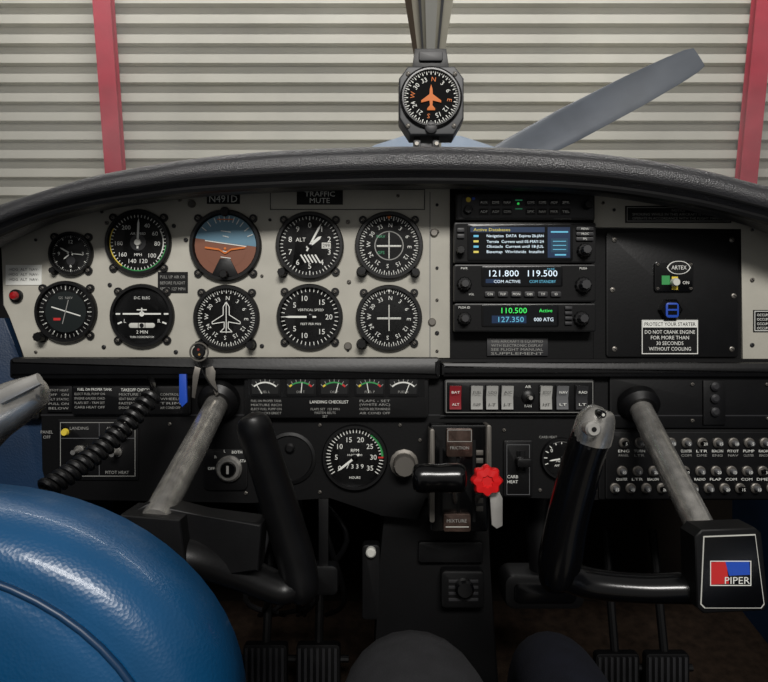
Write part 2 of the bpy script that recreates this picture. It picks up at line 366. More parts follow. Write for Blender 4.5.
# tachometer
b=B('tachometer'); b.d=.835; u,v,r=355,457,33; bezel(b,u,v,r,False)
b.ticks(u,v,FH,r*.74,r*.86,.8,36,WHT,-125,125); b.arc(u,v,FH+.0003,r*.80,r*.86,35,88,GRN); b.ray(u,v,90,r*.7,r*.86,1.6,FH+.0004,REDM)
for i in range(8): b.rtext(u,v,-125+i*35.7,r*.56,('0','5','10','15','20','25','30','35')[i],5,WHT,FH)
b.text(u,v-7,'RPM',3.2,WHT,FH); b.text(u,v-2.5,'HUNDREDS',2,WHT,FH); b.rect(u-12,v+6,u+12,v+11.5,FH+.0003,BLKG); b.text(u,v+8.8,'7 3 3 9',4.4,WHT,FH+.0006); b.text(u,v+20,'HOURS',2.4,WHT,FH); needle(b,u,v,232,22,2.2); hub(b,u,v,3.2); b.done()
# ammeter
b=B('ammeter',.835); u,v,r=561,458,21; bezel(b,u,v,r,False); b.ticks(u,v,FH,r*.68,r*.84,.8,11,WHT,-110,110)
b.text(u-1,v+2,'AMP',3.4,WHT,FH); b.text(u-1,v+7,'AMPERES',2.2,WHT,FH); b.text(u-10,v-8,'0',3.6,WHT,FH); needle(b,u,v,-100,13,1.4); b.arc(u,v,FH+.0002,r*.78,r*.84,-30,50,DIMW); hub(b,u,v,2); b.done()

# ================================================================ AVIONICS STACK
Rd=.845
def radio(name,u0,v0,u1,v1,h=.012):
    b=B(name,Rd); b.box(u0,v0,u1,v1,-.1,h,BLK,1.2,r=2); b.box(u0+1.5,v0+1.5,u1-1.5,v1-1.5,h,h+.0004,DGREY if 'audio' in name else BLK2,0,r=2); return b,h+.0005
b,h=radio('audio_panel',455,195,592,222)
b.box(460,197,588,220,h,h+.0015,DGREY,.6,r=4); h+=.0016
b.knob(466,213,4,h,.026,BLK,16,8); b.disc(467,202,2.5,h,YEL,12); b.disc(472,201,1.6,h,BLUEM,10)
for i in range(8):
    for j in range(2):
        u=482+i*11.5; v=205+j*9
        if i in (3,): continue
        b.box(u-4.5,v-3,u+4.5,v+3,h,h+.002,BLK,.4,r=1); b.text(u,v,random.choice(('COM1','NAV','MKR','COM2','SPK','ADF','AUX','TEL')),2.4,WHT,h+.0022,w=7)
b.rect(513,202,520,203.2,h+.0004,DG); b.rect(513,210.5,520,211.7,h+.0004,DG); b.disc(516,206,1.2,h+.0004,SCRG,8)
b.knob(583,208,4.2,h,.026,BLK,16,8)
b.text(560,220.4,'PS Engineering',2,DIMW,.0128); b.done()
b,h=radio('gps_navigator',453,224,593,264)
b.box(466,226,570,262,h,h+.001,BLKG,.4,r=2); h+=.0012
b.rect(468,228,568,260,h,SCR); b.rect(469,229,542,234,h+.0002,SCRB); b.rect(545,229,567,259,h+.0002,SCRB)
b.text(490,231.5,'Active Databases',3,SCRY,h+.0005,w=36)
for i,t in enumerate(('Navigation  DATA  Expires 26-JAN','Terrain  Current until 05-MAY-24','Obstacle  Current until 18-JUL','Basemap  Worldwide  Installed')):
    b.text(513,238+i*5.2,t,2.7,SCRW,h+.0005,w=56); b.rect(472,236.8+i*5.2,477,238.8+i*5.2,h+.0005,SCRY if i%2 else SCRC)
b.rect(548,233,565,234.5,h+.0006,SCRC); b.rect(548,240,565,254,h+.0006,mat('screen_dim_cyan',(28,64,86),.3,emit=.1)); b.rect(552,255.5,563,257,h+.0006,SCRC)
for i in range(3): b.line(550,243+i*4,563,243+i*4,.7,h+.0008,SCRC)
b.knob(459,252,4,h,.024,BLK,16,8); b.knob(581,252,7,h,.018,BLK,24,12); b.knob(581,252,4.5,.018,.028,DGREY,20,10)
for k in range(3): b.box(573,229+k*5,590,232.4+k*5,h,h+.0015,DGREY,.3,r=1); b.text(581.5,230.7+k*5,('MENU','PROC','FPL')[k],2,WHT,h+.0018)
for k in range(2): b.box(456,230+k*6,463,234+k*6,h,h+.0015,DGREY,.3,r=1)
b.done()
def com(name,v0,v1,lc,l1,l2,two):
    b,h=radio(name,453,v0,593,v1)
    vm=(v0+v1)/2
    b.box(480,v0+2,560,v0+22,h,h+.001,BLKG,.4,r=2); h+=.0012
    b.rect(482,v0+3.5,558,v0+20.5,h,SCR)
    b.text(502,v0+9,l1,6.2,lc,h+.0005,w=29); b.text(540,v0+9,l2,6.2,SCRW if not two else SCRC,h+.0005,w=29)
    b.rect(484,v0+14.5,498,v0+18.5,h+.0004,SCRB); b.text(505,v0+17,'COM ACTIVE',2.8,SCRW,h+.0006,w=26); b.text(540,v0+17,'COM STANDBY',2.8,SCRC,h+.0006,w=26)
    b.text(548,v0+4.8,'TX RX',1.8,SCRC,h+.0006)
    for i in range(6): b.box(483+i*13,v1-10,493+i*13,v1-5,h,h+.002,DGREY,.4,r=1.2); b.text(488+i*13,v1-7.5,('C/N','FLIP','MON','OBS','T/F','ID')[i],2.2,WHT,h+.0023)
    b.knob(463,vm+1,7,h,.017,BLK,24,12); b.knob(463,vm+1,4,.017,.026,DGREY,16,8)
    b.knob(580,vm+2,8,h,.017,BLK,24,12); b.knob(580,vm+2,5,.017,.028,DGREY,16,8)
    b.text(463,v0+4,'PWR',2.2,WHT,h); b.text(580,v0+4,'PUSH',2.2,WHT,h); b.text(470,vm+11,'VOL',2,WHT,h); b.done()
com('com_radio',265.5,302.5,SCRW,'121.800','119.500',False)
b,h=radio('nav_radio',453,304,593,332)
b.box(480,305,556,327,h,h+.001,BLKG,.4,r=2); h+=.0012
b.rect(482,306.5,554,325.5,h,SCR); b.text(512,311,'110.500',5.4,SCRG,h+.0005,w=25); b.text(543,311,'Active',3.4,SCRG,h+.0005,w=13)
b.rect(490,316,524,323.5,h+.0003,SCRB); b.text(509,319.8,'127.350',5.2,SCRC,h+.0005,w=25); b.text(541,319.8,'000 ATG',3.6,SCRW,h+.0005,w=19)
b.knob(463,319,6.5,h,.017,BLK,24,12); b.knob(463,319,4,.017,.026,DGREY,16,8); b.knob(578,319,7.5,h,.017,BLK,24,12); b.knob(578,319,4.5,.017,.028,DGREY,16,8)
for i in range(4): b.box(562,307+i*5,569,310+i*5,h,h+.0016,DGREY,.3)
b.text(463,308,'PUSH ID',2.2,WHT,h); b.done()

# ================================================================ LOWER PANEL
Ld=.835
b=B('lower_instrument_panel',Ld)
b.poly([(40,359),(820,359),(825,500),(700,500),(600,500),(500,497),(425,497),(418,520),(380,516),(330,497),(250,503),(50,500),(42,470)],-.02,0,BLK2,1)
# padded edge under the flight panel
b.box(16,357,440,379,0,.018,BLK,6,r=4); b.box(440,362,824,377,0,.014,BLK,5,r=3)
# left checklist placards
b.box(74,386,192,414,0,.006,BLK,1,r=2)
b.text(97,389,'FUEL ON PROPER TANK',2.5,WHT,.0065,w=34); b.text(140,389.5,'TAKEOFF CHECKLIST',3,WHT,.0065,w=34)
for i in range(4):
    b.text(92,393.5+i*4.4,('ELECT FUEL PUMP ON','ENGINE GAUGES CHKD','FLAPS SET - TRIM SET','CARB HEAT OFF')[i],2.3,DIMW,.0065,w=30); b.text(135,394+i*4.4,('MIXTURE SET','SEAT BACKS ERECT','FASTEN BELTS','DOOR LATCHED')[i],2.4,DIMW,.0065,w=28); b.text(172,394+i*4.4,('CONTROLS','WHEELS','TRIM','AIR COND OFF')[i],2.4,DIMW,.0065,w=20)
b.box(48,386,73,412,0,.003,BLK,.6)
for i in range(5): b.text(60,390+i*4.5,('PITOT HEAT','OFF   ON','ALT STATIC','PULL ON','BELOW'[0:5])[i],2.3,DIMW,.0034,w=20)
# left lower switch plate
b.box(58,419,139,480,0,.002,BLK,.5,r=2); b.frame(61,422,136,476,.6,.0023,DIMW); b.line(61,438,136,438,.5,.0023,MGREY); b.line(100,422,100,476,.5,.0023,MGREY)
for u,v,t in ((80,428,'LANDING'),(118,428,'ANTI COLL'),(70,471,'OFF'),(118,472,'PITOT HEAT')): b.text(u,v,t,3,DIMW,.0024)
for u,v in ((80,450),(118,452),(128,431)): b.lathe(u,v,[(5,.002),(5,.004),(3,.007),(2,.018),(2.4,.020)],STEEL,14)
b.lathe(66,432,[(4,.002),(3,.006)],YEL,12)
b.text(47,432,'PANEL',3,DIMW,.0004); b.text(47,437,'OFF',3,DIMW,.0004)
# engine instrument housing
b.box(246,367,428,417,0,.012,BLK,1.5,r=4); hh=.0125
b.box(250,371,424,396,.012,.0125,BLKG)
for i,(u,t) in enumerate(((267,'FUEL L'),(302,'OIL T'),(335,'OIL P'),(370,'FUEL P'),(403,'FUEL R'))):
    b.box(u-15,373,u+15,396,.0125,.0135,BLK,.5,r=2); b.rect(u-13,375,u+13,393,.0138,FACE)
    b.arc(u,398,.0141,15.6,17,-42,42,WHT if i%4==0 else GRN); b.ticks(u,398,.0142,17,19.5,.7,7,DIMW,-42,42)
    if i in (1,2,3): b.arc(u,398,.0143,15.4,17.2,30,42,REDM); b.arc(u,398,.0143,15.4,17.2,-42,-32,YEL)
    b.ray(u,398,(-30,5,15,-10,22)[i],6,16,.8,.0145,WHT); b.text(u,391,t,2.4,DIMW,.0145)
for u in (250,285,319,352,386,424): b.screw(u,373,1.5,.0125)
for i in range(4):
    b.text(268,400+i*4,('FUEL ON PROPER TANK','MIXTURE RICH','ELECT FUEL PUMP ON','SEAT BACKS ERECT')[i],2.3,DIMW,.0125,w=30)
    b.text(326,404.5+i*3.6,('','FLAPS SET  125 MPH','FASTEN BELTS','SET')[i] or ' ',2.3,DIMW,.0125)
    b.text(375,400+i*4,('FLAPS - SET','(WHITE ARC)','FASTEN BELTS/HARNESS','AIR COND OFF')[i],2.3,DIMW,.0125,w=30)
b.text(330,401,'LANDING CHECKLIST',3,WHT,.0125,w=38)
# right glove section
b.box(608,376,820,428,0,.006,BLK,2,r=3); b.box(598,429,822,499,0,.003,BLK2,1,r=2)
b.box(700,380,722,424,.006,.009,BLK,.6)
for v in (386,398,411): b.lathe(711,v,[(4.5,.009),(4.5,.012),(2.5,.014)],DGREY,14)
b.line(22,415,440,415,1.2,.0004,DGREY); b.line(440,415,820,415,1.2,.0064,DGREY)
for u,v in ((252,423),(320,425),(400,425),(170,424),(246,493),(320,492),(420,440),(595,440),(595,490),(504,430),(540,490),(690,384),(764,384),(690,420),(765,418)): b.screw(u,v,1.8,.0064 if u>600 else .0004,SCREW)
b.text(288,462,'STALL WARN',2.6,DIMW,.0004); b.text(290,457,'HTR ON',2.6,DIMW,.0004); b.lathe(290,448,[(5,0),(5,.004),(3,.006)],BLK,16)
b.lathe(290,458,[(26,0),(26,.003),(23,.004),(22,.001)],BLK,36)
# carb heat plate
b.box(503,440,532,496,0,.004,BLK,1,r=2); b.frame(506,444,529,494,.5,.0043,MGREY); b.text(512,476,'CARB',3,WHT,.0044); b.text(512,481,'HEAT',3,WHT,.0044); b.box(516,450,524,470,.004,.008,BLKG,.6); b.box(514,456,528,464,.008,.022,BLK,1,r=2)
b.text(548,437,'CARB HEAT',2.4,DIMW,.0004)
b.done()
# rocker switches
b=B('rocker_switch_row',Ld); b.box(443,379,592,413,.0,.012,BLK,1.5,r=3); b.frame(445,381,590,411.5,.5,.0123,DIMW)
for i,u in enumerate((454,475,490,505,526,543,559,578)):
    w=6.5
    if i==4:
        b.lathe(u,396,[(6.5,.012),(6.5,.015),(4,.017)],BLK,18); b.lathe(u,396,[(2.4,.017),(2,.028)],STEEL,12); b.text(u,386,'AIR',2.6,WHT,.0125); b.text(u,405,'FAN',2.6,WHT,.0125); continue
    m=mat('grey_rocker',(158,158,154),.4) if i<6 else DGREY
    if i==0: m=mat('dark_red_rocker',(130,30,38),.35)
    if i==6: m=MGREY
    b.poly([(u-w,384),(u+w,384),(u+w,409),(u-w,409)],.012,.014,BLKG,.3)
    P=b.P; hw=w-.8
    vs=[P(u-hw,385,.020),P(u+hw,385,.020),P(u+hw,397,.0155),P(u-hw,397,.0155),P(u+hw,408,.017),P(u-hw,408,.017),P(u-hw,385,.013),P(u+hw,385,.013),P(u+hw,408,.013),P(u-hw,408,.013)]
    b.add(vs,[(0,1,2,3),(3,2,4,5),(0,6,7,1),(5,4,8,9),(0,3,5,9,6),(1,7,8,4,2)],m)
    tm=BLK if 0<i<6 else WHT
    b.text(u,391,('BAT','FUEL','LDG','A/C','','PITOT','NAV','RAD')[i],2.4,tm,.0215,w=8); b.text(u,403,('ALT','PUMP','LT','LT','','HT','LT','LT')[i],2.4,tm,.0195,w=7)
b.done()
# circuit breakers
b=B('circuit_breaker_panel',Ld); b.box(604,431,820,498,.003,.006,BLK,1,r=2)
names=('ENG GRP','TURN BANK','NAV','PANEL','CLUSTER','LTR','BEACON','PITOT','PUMP','RADIO','FLAP','COM 1','COM 2','DME','AUTO')
for j,v in enumerate((442,470,487)):
    for i in range(13):
        u=(622,620,613)[j]+i*15.5
        b.lathe(u,v,[(5.2,.006),(5.2,.008),(4.2,.009)],SCREW,14); b.lathe(u,v,[(2.7,.009),(2.7,.015),(2.2,.016)],MGREY if (i+j)%5 else BLKG,12)
        b.text(u,v,str((5,10,15,20)[(i*3+j)%4]),2.8,WHT,.0163)
        if j<2: 
            b.text(u,v+8.2,names[(i+j*4)%15].split()[0],2.6,WHT,.0064,w=11)
            if j==0: b.text(u,v+12.5,names[(i*2+3)%15].split()[0],2.4,DIMW,.0064,w=10)
b.done()
# ignition switch with key
b=B('ignition_switch',Ld); u,v=230,468
b.box(204,449,248,490,0,.003,BLK,.6,r=6); b.lathe(u,v,[(13,.003),(13,.007),(11,.010),(8,.010)],STEEL,28); b.lathe(u,v,[(8,.010),(7,.013)],BLKG,20); b.box(u-1.2,v-4,u+1.2,v+4,.013,.0135,SILV)
for a,t in ((-90,'OFF'),(-50,'R'),(-15,'L'),(25,'BOTH'),(65,'START')): b.rtext(u,v,a,18,t,2.8,WHT,.0034)
b.done()
b=B('primer_knob',Ld); b.lathe(404,463,[(14,0),(14,.004),(11,.005),(11,.022),(9.5,.025)],SCREW,32,lambda a:1+.02*math.cos(20*a)); b.done()

# ================================================================ THROTTLE QUADRANT
b=B('throttle_quadrant',.80)
b.box(430,425,488,532,-.03,.0,BLKG,2,r=3)
b.box(429,428,434,520,-.02,.012,SCREW,1,r=2); b.box(485,424,490,480,-.02,.012,SCREW,1,r=2)
b.box(446,428,472,456,0,.006,COPPER,1,r=2); b.frame(447,429,471,441,.6,.0064,DIMW); b.text(459,447,'FRICTION',3,DIMW,.0064)
for u in (441,458,474): b.box(u-1.5,440,u+1.5,522,0,.001,BLK2)
b.box(443,512,470,530,0,.008,COPPER,1,r=2); b.text(456,519,'MIXTURE',3.4,DIMW,.0084); b.line(445,525,468,525,.8,.0084,IVORY)
for v in (450,458,498,506): b.box(476,v,483,v+5,0,.002,SCREW,.4)
# throttle lever + T grip
p0=b.P(455,500,0); p1=q(452,480,.745)
b.tube([(*p0,.0035,.006),(*p1,.0035,.006)],STEEL,8)
g=[(412,478,.5),(414,478,12),(424,478,15),(438,478,14),(452,478,15),(464,478,13),(467,478,.5)]
b.tube(spl([(*q(u,v,.735),r/F*.735*.9,r/F*.735) for u,v,r in g],4),BLKG,20)
# mixture lever + red scalloped knob
p0=b.P(476,500,0); p1=q(484,483,.75); b.tube([(*p0,.003,.005),(*p1,.003,.005)],STEEL,8)
b.d=.74
b.lathe(487,481,[(9,-.014),(14,-.012),(15,-.006),(15,0),(13,.004),(6,.005),(5,.003)],REDK,64,lambda a:1+.09*math.cos(8*a))
b.poly([(491,497),(499,490),(504,500),(504,528),(498,531),(493,527)],-.012,-.008,SILV,1)
b.done()

# ================================================================ YOKES
def shaft(b,u0,v0,d0,u1,v1,d1,r=.0145):
    p0=q(u0,v0,d0); p1=q(u1,v1,d1)
    b.tube([(*p0,.026,.026),(*(p0+(p1-p0)*.05),.026,.026),(*(p0+(p1-p0)*.08),.019,.019)],BLK,24)
    b.tube([(*p0,r,r),(*p1,r,r)],STEEL,32)
# right-hand
b=B('control_yoke')
shaft(b,637,402,.83,704,535,.64)
def T(pts,d=None): return spl([(*q(u,v,dd),ra,rb) for u,v,dd,ra,rb in pts],6)
b.tube(T([(735,592,.63,.016,.018),(690,588,.63,.015,.018),(640,588,.635,.014,.017),(590,583,.64,.015,.019),(566,574,.64,.016,.022)]),BLKG,20,up=(0,1,0))
b.tube(T([(556,590,.64,.010,.012),(556,580,.64,.017,.020),(560,560,.635,.021,.021),(567,520,.63,.020,.021),(580,470,.62,.0195,.020),(591,436,.61,.0185,.019),(594,428,.61,.0175,.018)]),BLKG,24,up=(0,1,0))
b.tube(T([(591,440,.61,.0188,.0192),(594,428,.607,.0185,.019),(597,416,.605,.0165,.017),(598,409,.605,.011,.012),(599,406,.605,.003,.003)]),STEEL,24,up=(0,1,0))
b.d=.585; b.lathe(601,414,[(4,-.01),(4,.004),(3,.006)],BLKG,16); b.disc(601,414,1.6,.0065,IVORY,10); b.lathe(593,429,[(8,-.012),(8,.001),(6,.003)],SILV,20); b.disc(593,429,2.6,.0035,BLK,12); b.disc(588,448,1.6,.003,BLK,8)
b.d=.60
hubp=[(702,530),(756,528),(762,533),(769,602),(765,611),(704,614),(697,608),(695,537)]
b.poly(hubp,-.030,0,BLK,3,3)
inn=[(703,536),(755,534),(764,604),(761,608),(704,608),(700,604)]
b.poly([(u,v) for u,v in inn],0,.0008,IVORY,0); b.poly([(732+(u-732)*.965,571+(v-571)*.97) for u,v in inn],.0008,.0014,BLKG,0)
b.poly([(710,562),(725,560),(728,583),(710,584)],.0014,.0018,REDM); b.frame(709,560,750,585,.9,.0021,WHT); b.poly([(724,560),(748,560),(749,574),(728,575)],.0014,.0019,BLUEM); b.text(736,579.5,'PIPER',7,WHT,.0024,w=25)
b.done()
# left-hand
b=B('control_yoke')
shaft(b,220,398,.83,155,522,.60)
b.tube(T([(140,560,.60,.018,.020),(190,556,.61,.018,.022),(240,572,.63,.016,.022),(280,588,.64,.015,.020),(300,584,.64,.014,.018)]),BLK,20,up=(0,1,0))
b.tube(T([(303,600,.64,.010,.012),(302,588,.64,.017,.018),(296,560,.64,.019,.019),(284,520,.635,.0185,.019),(270,475,.625,.0175,.018),(258,440,.615,.017,.017),(254,424,.61,.016,.016),(252,416,.61,.011,.012),(251,413,.61,.003,.003)]),BLK,24,up=(0,1,0))
b.d=.585; b.poly([(140,508),(196,522),(258,530),(254,580),(200,585),(130,600),(118,520)],-.05,-.02,BLK,3,3)
b.d=.585; b.poly([(120,515),(180,520),(190,600),(112,604)],-.045,0,BLK,3,3)
# left horn rising outside of the pilot's seat with worn grip
b.tube(T([(120,560,.59,.018,.020),(60,570,.57,.016,.019),(0,560,.55,.016,.019),(-40,520,.53,.017,.019),(-35,460,.52,.018,.019),(-20,425,.52,.018,.019)]),BLK,20,up=(0,1,0))
b.tube(T([(-26,440,.52,.0185,.019),(-10,420,.52,.020,.020),(8,407,.52,.0195,.0195),(26,397,.52,.0165,.0165),(41,390,.52,.012,.012),(46,388,.52,.003,.003)]),STEEL,20,up=(0,1,0))
b.tube(T([(0,398,.50,.006,.005),(20,388,.50,.006,.005),(40,379,.50,.005,.004)]),SILV,10,up=(0,1,0))
b.lathe(24,403,[(6,.06),(6,.082),(4,.085)],BLKG,16); 
b.done()

# curly cord
b=B('coiled_headset_cord')
c0=Vector(q(152,396,.76)); c1=Vector(q(44,490,.66)); ax=(c1-c0); L=ax.length; ax.normalize(); s1=ax.cross(Vector((0,1,0))).normalized(); s2=ax.cross(s1)
pts=[]; N=17
for i in range(N*12+1):
    t=i/(N*12); a=2*math.pi*t*N; sag=Vector((0,0,-.010))*math.sin(math.pi*t)
    R=.0088
    p=c0+ax*L*t+s1*R*math.cos(a)+s2*R*math.sin(a)+sag; pts.append((*p,.0038,.0038))
b.tube(pts,mat('cord_rubber',(20,20,21),.35,spec=.7),7,up=(0.3,1,.2))
b.tube(T([(152,396,.76,.004,.004),(153,385,.78,.004,.004),(150,378,.81,.004,.004)]),BLKG,8,up=(0,1,0))
b.tube(T([(44,490,.66,.004,.004),(20,505,.64,.004,.004),(-10,510,.62,.004,.004)]),BLKG,8,up=(0,1,0))
b.done()
# key ring
b=B('key_ring',.80)
ring=[(*q(199+9*math.sin(a*math.pi/12),352-9*math.cos(a*math.pi/12),.80),.0012,.0012) for a in range(25)]
b.tube(ring,SCREW,6,up=(0,1,0))
b.lathe(199,352,[(6.5,0),(6.5,.002),(5.5,.003)],BLK,20); b.disc(199,349.5,1.3,.0034,mat('fob_red',(120,30,30)),10); b.disc(200,354.5,1.2,.0034,mat('fob_amber',(150,110,50)),10)
b.tube(T([(199,361,.80,.0012,.0012),(203,372,.80,.0012,.0012),(210,384,.79,.0012,.0012),(217,392,.78,.0012,.0012)]),BLK,6,up=(0,1,0))
b.poly([(206,368),(213,366),(216,372),(215,380),(219,394),(216,396),(210,381),(206,376)],.0,.0016,SCREW,.3)
b.poly([(196,366),(202,368),(200,376),(196,398),(193,397),(194,376)],.004,.0056,SCREW,.3)
b.poly([(180,374),(187,374),(188,402),(183,407),(180,402)],.0,.004,BLUEM,.6)
b.done()

# ================================================================ COMPASS + POST
b=B('magnetic_compass',.88)
oc=[(408,66),(455,66),(464,78),(464,118),(454,135),(410,135),(399,118),(399,78)]
b.poly(oc,-.035,.0,BKTG,3,3)
b.poly([(415,46),(447,46),(450,68),(412,68)],-.025,-.006,BLK,2); b.box(419,50,443,60,-.006,-.002,DGREY,1,r=2)
u,v=431,98; b.lathe(u,v,[(31,0),(31,.003),(29,.005),(27.5,.005),(27,.001)],BLKG,48); b.disc(u,v,27.5,.0012,CFACE,48)
b.ticks(u,v,.0016,25,27,.6,72,WHT); b.ticks(u,v,.0016,23,27,.9,36,WHT)
for i in range(12): b.rtext(u,v,i*30+8,18.5,('N','3','6','E','12','15','S','21','24','W','30','33')[i],4.6,ORG if i%3==0 else WHT,.0016,rot=i*30+8)
b.poly([(431,85),(432.5,90),(432.5,95),(441,101),(441,103.5),(432.5,101),(432,106),(435,109),(435,111),(427,111),(427,109),(430,106),(429.5,101),(421,103.5),(421,101),(429.5,95),(429.5,90)],.002,.003,ORG,.2)
b.lathe(u,128,[(6,0),(6,.004),(4,.005)],DGREY,16)
for x,y in ((408,74),(455,74),(408,126),(454,126)): b.screw(x,y,2.4,0)
b.box(414,134,421,158,-.03,-.01,BLK,1); b.box(433,134,440,158,-.03,-.01,BLK,1); b.box(421,139,433,148,-.03,-.015,DGREY,1); b.lathe(417,142,[(2.4,-.01),(2,-.006)],SCREW,10); b.lathe(437,142,[(2.4,-.01),(2,-.006)],SCREW,10)
b.box(414,152,440,162,-.05,-.0,BLK,1)
b.done()
b=B('windshield_center_post')
def bar(x0,x1,dz,m,th):
    vs=[];fs=[]
    L=[(1.22,.335,.62),(1.07,.472,.68),(1.0,.533,1.05),(.86,.655,1.25)]
    for y,z,k in L:
        cx=(429-384)/F*y
        for sx,sz in ((x0,dz),(x1,dz),(x1,dz+th),(x0,dz+th)): vs.append(Vector((cx+sx*k,y+sz,z+sz)))
    for i in range(3):
        for k in range(4): fs.append((i*4+k,i*4+(k+1)%4,i*4+4+(k+1)%4,i*4+4+k))
    fs.append((0,1,2,3)); fs.append((12,13,14,15)); b.add(vs,fs,m)
bar(-.036,.036,0,BEIGE,.010); bar(-.036,-.026,-.004,mat('brown_sealant',(92,80,66),.7),.005); bar(-.016,-.012,-.003,MGREY,.004); bar(.018,.022,-.003,MGREY,.004); bar(-.006,.012,-.006,IVORY,.006)
b.done()

# windshield
m=bpy.data.materials.new('hazy_perspex'); m.use_nodes=True; nt=m.node_tree; nt.nodes.clear()
o_=nt.nodes.new('ShaderNodeOutputMaterial'); tr=nt.nodes.new('ShaderNodeBsdfTransparent'); df=nt.nodes.new('ShaderNodeBsdfDiffuse'); df.inputs[0].default_value=(.8,.82,.82,1)
ns=nt.nodes.new('ShaderNodeTexNoise'); ns.inputs['Scale'].default_value=5; ns.inputs['Detail'].default_value=6; mr=nt.nodes.new('ShaderNodeMapRange'); mr.inputs['From Min'].default_value=.3; mr.inputs['From Max'].default_value=.8; mr.inputs['To Min'].default_value=.03; mr.inputs['To Max'].default_value=.20
tc=nt.nodes.new('ShaderNodeTexCoord'); nt.links.new(tc.outputs['Object'],ns.inputs['Vector']); nt.links.new(ns.outputs['Fac'],mr.inputs['Value'])
mx=nt.nodes.new('ShaderNodeMixShader'); nt.links.new(mr.outputs[0],mx.inputs[0]); nt.links.new(tr.outputs[0],mx.inputs[1]); nt.links.new(df.outputs[0],mx.inputs[2]); nt.links.new(mx.outputs[0],o_.inputs[0])
b=B('window_1')
vs=[];fs=[];nn=24;mm=8
for i in range(nn+1):
    t=-1+2*i/nn
    for j in range(mm+1):
        s=j/mm
        x=.085+ t*(.84-.10*s); y=1.26-.44*s-.34*abs(t)**3*(1-.3*s); z=.35+.40*s-.30*abs(t)**2.2*(1-s)+.02*math.sin(s*math.pi)
        vs.append(Vector((x,y,z)))
for i in range(nn):
    for j in range(mm): a=i*(mm+1)+j; fs.append((a,a+1,a+mm+2,a+mm+1))
b.add(vs,fs,m); b.done()

# ================================================================ SEAT
def seat(name,X0,sgn,yb,zt,w=.44,hgt=.62):
    b=B(name)
    def ring(inset,y):
        pts=[]; R=.20-inset*.6; RZ=.155-inset*.3; x0=X0-w+inset; x1=X0-inset; z1=zt-inset; z0=zt-hgt+inset
        for k in range(17):
            a=math.radians(90*k/16); pts.append(Vector((x1-R+R*math.sin(a),y,z1-RZ+RZ*math.cos(a))))
        for k in range(5): 
            a=math.radians(90*k/4); pts.append(Vector((x1-.03+.03*math.cos(a),y,z0+.03-.03*math.sin(a))))
        for k in range(5): 
            a=math.radians(90*k/4); pts.append(Vector((x0+.03-.03*math.sin(a),y,z0+.03-.03*math.cos(a))))
        for k in range(17):
            a=math.radians(90*k/16); pts.append(Vector((x0+R-R*math.cos(a),y,z1-RZ+RZ*math.sin(a))))
        return pts
    prof=[(.075,yb-.010),(.05,yb-.013),(.036,yb-.011),(.030,yb-.006),(.024,yb-.008),(.010,yb+.0),(.0,yb+.022),(0,yb+.07),(.012,yb+.095),(.035,yb+.105),(.07,yb+.108)]
    rings=[ring(i,y) for i,y in prof]; n=len(rings[0]); vs=[];fs=[]
    for r in rings: vs+=r
    for j in range(len(rings)-1):
        for i in range(n): fs.append((j*n+i,j*n+(i+1)%n,(j+1)*n+(i+1)%n,(j+1)*n+i))
    fs.append(list(range(n))); fs.append([(len(rings)-1)*n+i for i in range(n)])
    b.add(vs,fs,BLUEL)
    pr=ring(.031,yb-.008); b.tube([(*p,.0025,.0025) for p in pr+[pr[0]]],BLUEP,8,up=(0,1,0),cap=False)
    bb=bmesh.new(); bmesh.ops.create_cube(bb,size=1)
    for v in bb.verts: v.co=Vector((X0-w/2+v.co.x*w,yb+.12+.2+v.co.y*.40,zt-hgt+.02+v.co.z*.13))
    bmesh.ops.bevel(bb,geom=bb.edges[:],offset=.04,segments=4,affect='EDGES'); b.bm(bb,BLUEL)
    return b.done(sharp=60)
seat('pilot_seat',-.101,1,.40,-.104)
seat('copilot_seat',.715,1,.42,-.235,.42,.55)

# ================================================================ FOOTWELL / CABIN
def zf(y): return -.60+(y-1.0)*math.tan(math.radians(16))
b=B('cabin_floor')
vs=[Vector((x,y,zf(y)-dz)) for x in (-.545,.70) for y in (-.1,1.28) for dz in (0,.03)]
b.add(vs,[(0,1,3,2),(4,5,7,6),(0,2,6,4),(1,3,7,5),(0,1,5,4),(2,3,7,6)],CARPET); b.done()
b=B('firewall')
bb=bmesh.new(); bmesh.ops.create_cube(bb,size=1)
for v in bb.verts: v.co=Vector((.0775+v.co.x*1.244,1.30+v.co.y*.03,-.18+v.co.z*.84))
b.bm(bb,FIRE); b.done()
def sidewall(name,x,sg):
    b=B(name)
    prof=[(-.1,.10),(.3,.10),(.70,.05),(.83,.05),(1.30,.10)]
    vs=[];fs=[]
    for y,zt in prof: 
        for dx,z in ((0,zf(y)-.03),(0,zt),(sg*.02,zt),(sg*.02,zf(y)-.03)): vs.append(Vector((x+dx,y,z)))
    for i in range(len(prof)-1):
        for k in range(4): fs.append((i*4+k,i*4+(k+1)%4,i*4+4+(k+1)%4,i*4+4+k))
    b.add(vs,fs,BLUES)
    return b
b=sidewall('wall_left',-.545,-1)
b.poly([(-60,318),(6,318),(16,345),(20,360),(46,372),(46,500),(-60,500)],-.012,.004,BLUES,2)
b.box(22,379,47,418,.004,.02,BLK,2,r=3); b.done()
b=sidewall('wall_right',.70,1); b.done()
# centre console under quadrant
b=B('center_pedestal',.86)
b.poly([(385,500),(490,500),(490,560),(500,700),(372,700),(380,560)],-.30,0,BLK2,3)
b.box(440,566,482,602,0,.02,BLK,2,r=4)
for i in range(4): b.box(447,574+i*6,476,577+i*6,.02,.021,DGREY,.3)
b.box(418,540,482,560,0,.01,BLK,1,r=3)
b.box(362,545,380,620,-.02,.0,BLK,2,r=4); b.lathe(371,551,[(5,0),(5,.008),(3.5,.010)],IVORY,16)
b.lathe(462,581,[(9,.021),(9,.03),(7,.033)],BLKG,24)
b.done()
